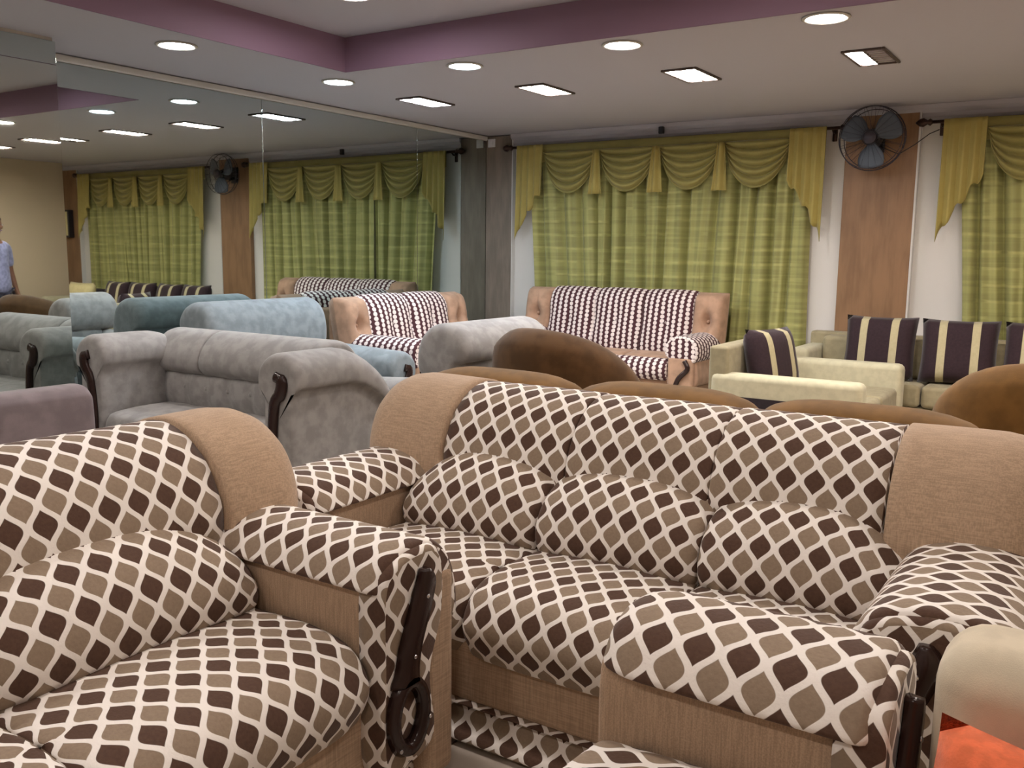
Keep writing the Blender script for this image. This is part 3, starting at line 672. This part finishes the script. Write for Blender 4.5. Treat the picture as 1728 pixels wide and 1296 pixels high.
# ------------------------------------------------------------------ ivory armchair with orange cushion
iv = thing('ivory_armchair', 'ivory upholstered armchair in the bottom right corner', 'armchair', (5.965, .84, 0), 0)
box('base', (-.42, .42, .04, .84, .05, .30), 'ivory', iv, .03)
mk('seat_cushion', rbox(-.33, .33, 0, .62, .30, .46, .05), 'ivory', iv, True, WN)
mk('backrest', rbox(-.46, .46, .64, .86, .06, .82, .075, 5), 'ivory', iv, True, WN)
for s in (-1, 1): mk('arm', rbox(*sorted((s*.335, s*.46)), .0, .70, .05, .60, .05, 4), 'ivory', iv, True, WN)
for sx in (-1, 1):
    for yy in (.1, .76): box('foot', (sx*.38-.025, sx*.38+.025, yy-.025, yy+.025, 0, .05), 'sole', iv, .004, 1)
pillow('orange_cushion', 'orange plush cushion resting in the ivory armchair', 'orange', (5.715, 1.30, .41), -.05, -.34, (.46, .33, .15), None, .13)

# ------------------------------------------------------------------ person by the right-hand sofas (seen at the edge of the mirrored column)
def skin(name, V, E, R, mat, parent, sub=1):
    me = bpy.data.meshes.new(name); me.from_pydata(V, E, []); me.materials.append(M[mat])
    o = bpy.data.objects.new(name, me); link(o, parent); sk = o.modifiers.new('skin', 'SKIN'); sk.use_smooth_shade = True
    for i, r in enumerate(R):
        sv = me.skin_vertices[0].data[i]; sv.radius = r if isinstance(r, tuple) else (r, r); sv.use_root = (i == 0)
    sb = o.modifiers.new('sub', 'SUBSURF'); sb.levels = sb.render_levels = sub
    return o
pe = thing('person', 'person in a blue and white shirt standing beyond the sofas, seen in mirror', 'person', (6.42, 5.88, 0), -1.9)
V, E, R = [], [], []
def chain(st, pts):
    p = st
    for (x, y, z, r) in pts:
        V.append((x, y, z)); R.append(r)
        if p is not None: E.append((p, len(V)-1))
        p = len(V)-1
    return p
chain(None, [(0, 0, .95, (.15, .10))]); ch = chain(0, [(0, 0, 1.12, (.13, .095)), (0, 0, 1.30, (.15, .10)), (0, .01, 1.42, (.10, .07))])
nk = chain(ch, [(0, .005, 1.50, .052), (0, -.005, 1.57, .055), (0, -.012, 1.64, (.074, .088)), (0, -.008, 1.71, (.072, .088)), (0, 0, 1.755, (.05, .06))])
for s in (-1, 1):
    wr = chain(ch, [(s*.17, .01, 1.40, .055), (s*.22, .03, 1.24, .046), (s*.245, .04, 1.12, .040), (s*.25, 0, .98, .034), (s*.255, -.03, .88, .026), (s*.257, -.04, .83, (.040, .018))])
    for j, (dy, ln) in enumerate(((-.030, .07), (-.010, .082), (.010, .078), (.028, .06))):
        chain(wr, [(s*.257, -.045+dy*1.0, .79, .0085), (s*.252, -.05+dy, .79-ln*.5, .008), (s*.242, -.052+dy, .79-ln, .007)])
    chain(wr, [(s*.245, -.085, .81, .010), (s*.235, -.095, .775, .008)])
    chain(0, [(s*.09, 0, .88, .085), (s*.10, -.01, .50, .058), (s*.10, .015, .30, .052), (s*.10, .02, .08, .036), (s*.10, -.04, .035, .036), (s*.105, -.15, .025, .03)])
skin('body', V, E, R, 'skin', pe, 2)
V, E, R = [], [], []
chain(None, [(0, 0, .80, (.215, .15))]); ch = chain(0, [(0, 0, 1.02, (.175, .13)), (0, 0, 1.14, (.16, .118)), (0, 0, 1.30, (.17, .118)), (0, .01, 1.43, (.10, .075))])
for s in (-1, 1): chain(ch, [(s*.17, .01, 1.40, .07), (s*.22, .03, 1.24, .062), (s*.24, .038, 1.15, .058)])
skin('shirt', V, E, R, 'shirt', pe, 2)
V, E, R = [], [], []
chain(None, [(0, 0, .94, (.12, .10))])
for s in (-1, 1): chain(0, [(s*.085, 0, .82, .095), (s*.10, -.01, .50, .078), (s*.10, .012, .30, .07), (s*.10, .015, .07, .065)])
skin('trousers', V, E, R, 'trousers', pe, 2)
mk('hair', tf(ell((0, .016, 1.715), (.083, .098, .082), 16, 10), lambda x, y, z: (x, y, max(z, 1.70 - .07*max(0, y/.1)) if y > -.05 else max(z, 1.735))), 'hair', pe)
for s in (-1, 1):
    e = mk('eye', ell((s*.030, -.096, 1.665), (.012, .007, .007), 8, 6), 'plug', pe); mk('pupil', ell((s*.030, -.1025, 1.665), (.005, .003, .005), 8, 5), 'hair', e)
    mk('ear', ell((s*.078, 0, 1.655), (.010, .018, .030), 8, 6), 'skin', pe)
    mk('shoe', tf(ell((s*.103, -.07, .035), (.045, .13, .045), 12, 8), lambda x, y, z: (x, y, max(z, .003))), 'sole', pe)
mk('nose', ell((0, -.106, 1.638), (.013, .018, .024), 8, 6), 'skin', pe); mk('mouth', ell((0, -.094, 1.598), (.024, .008, .007), 8, 6), 'maroon', pe)
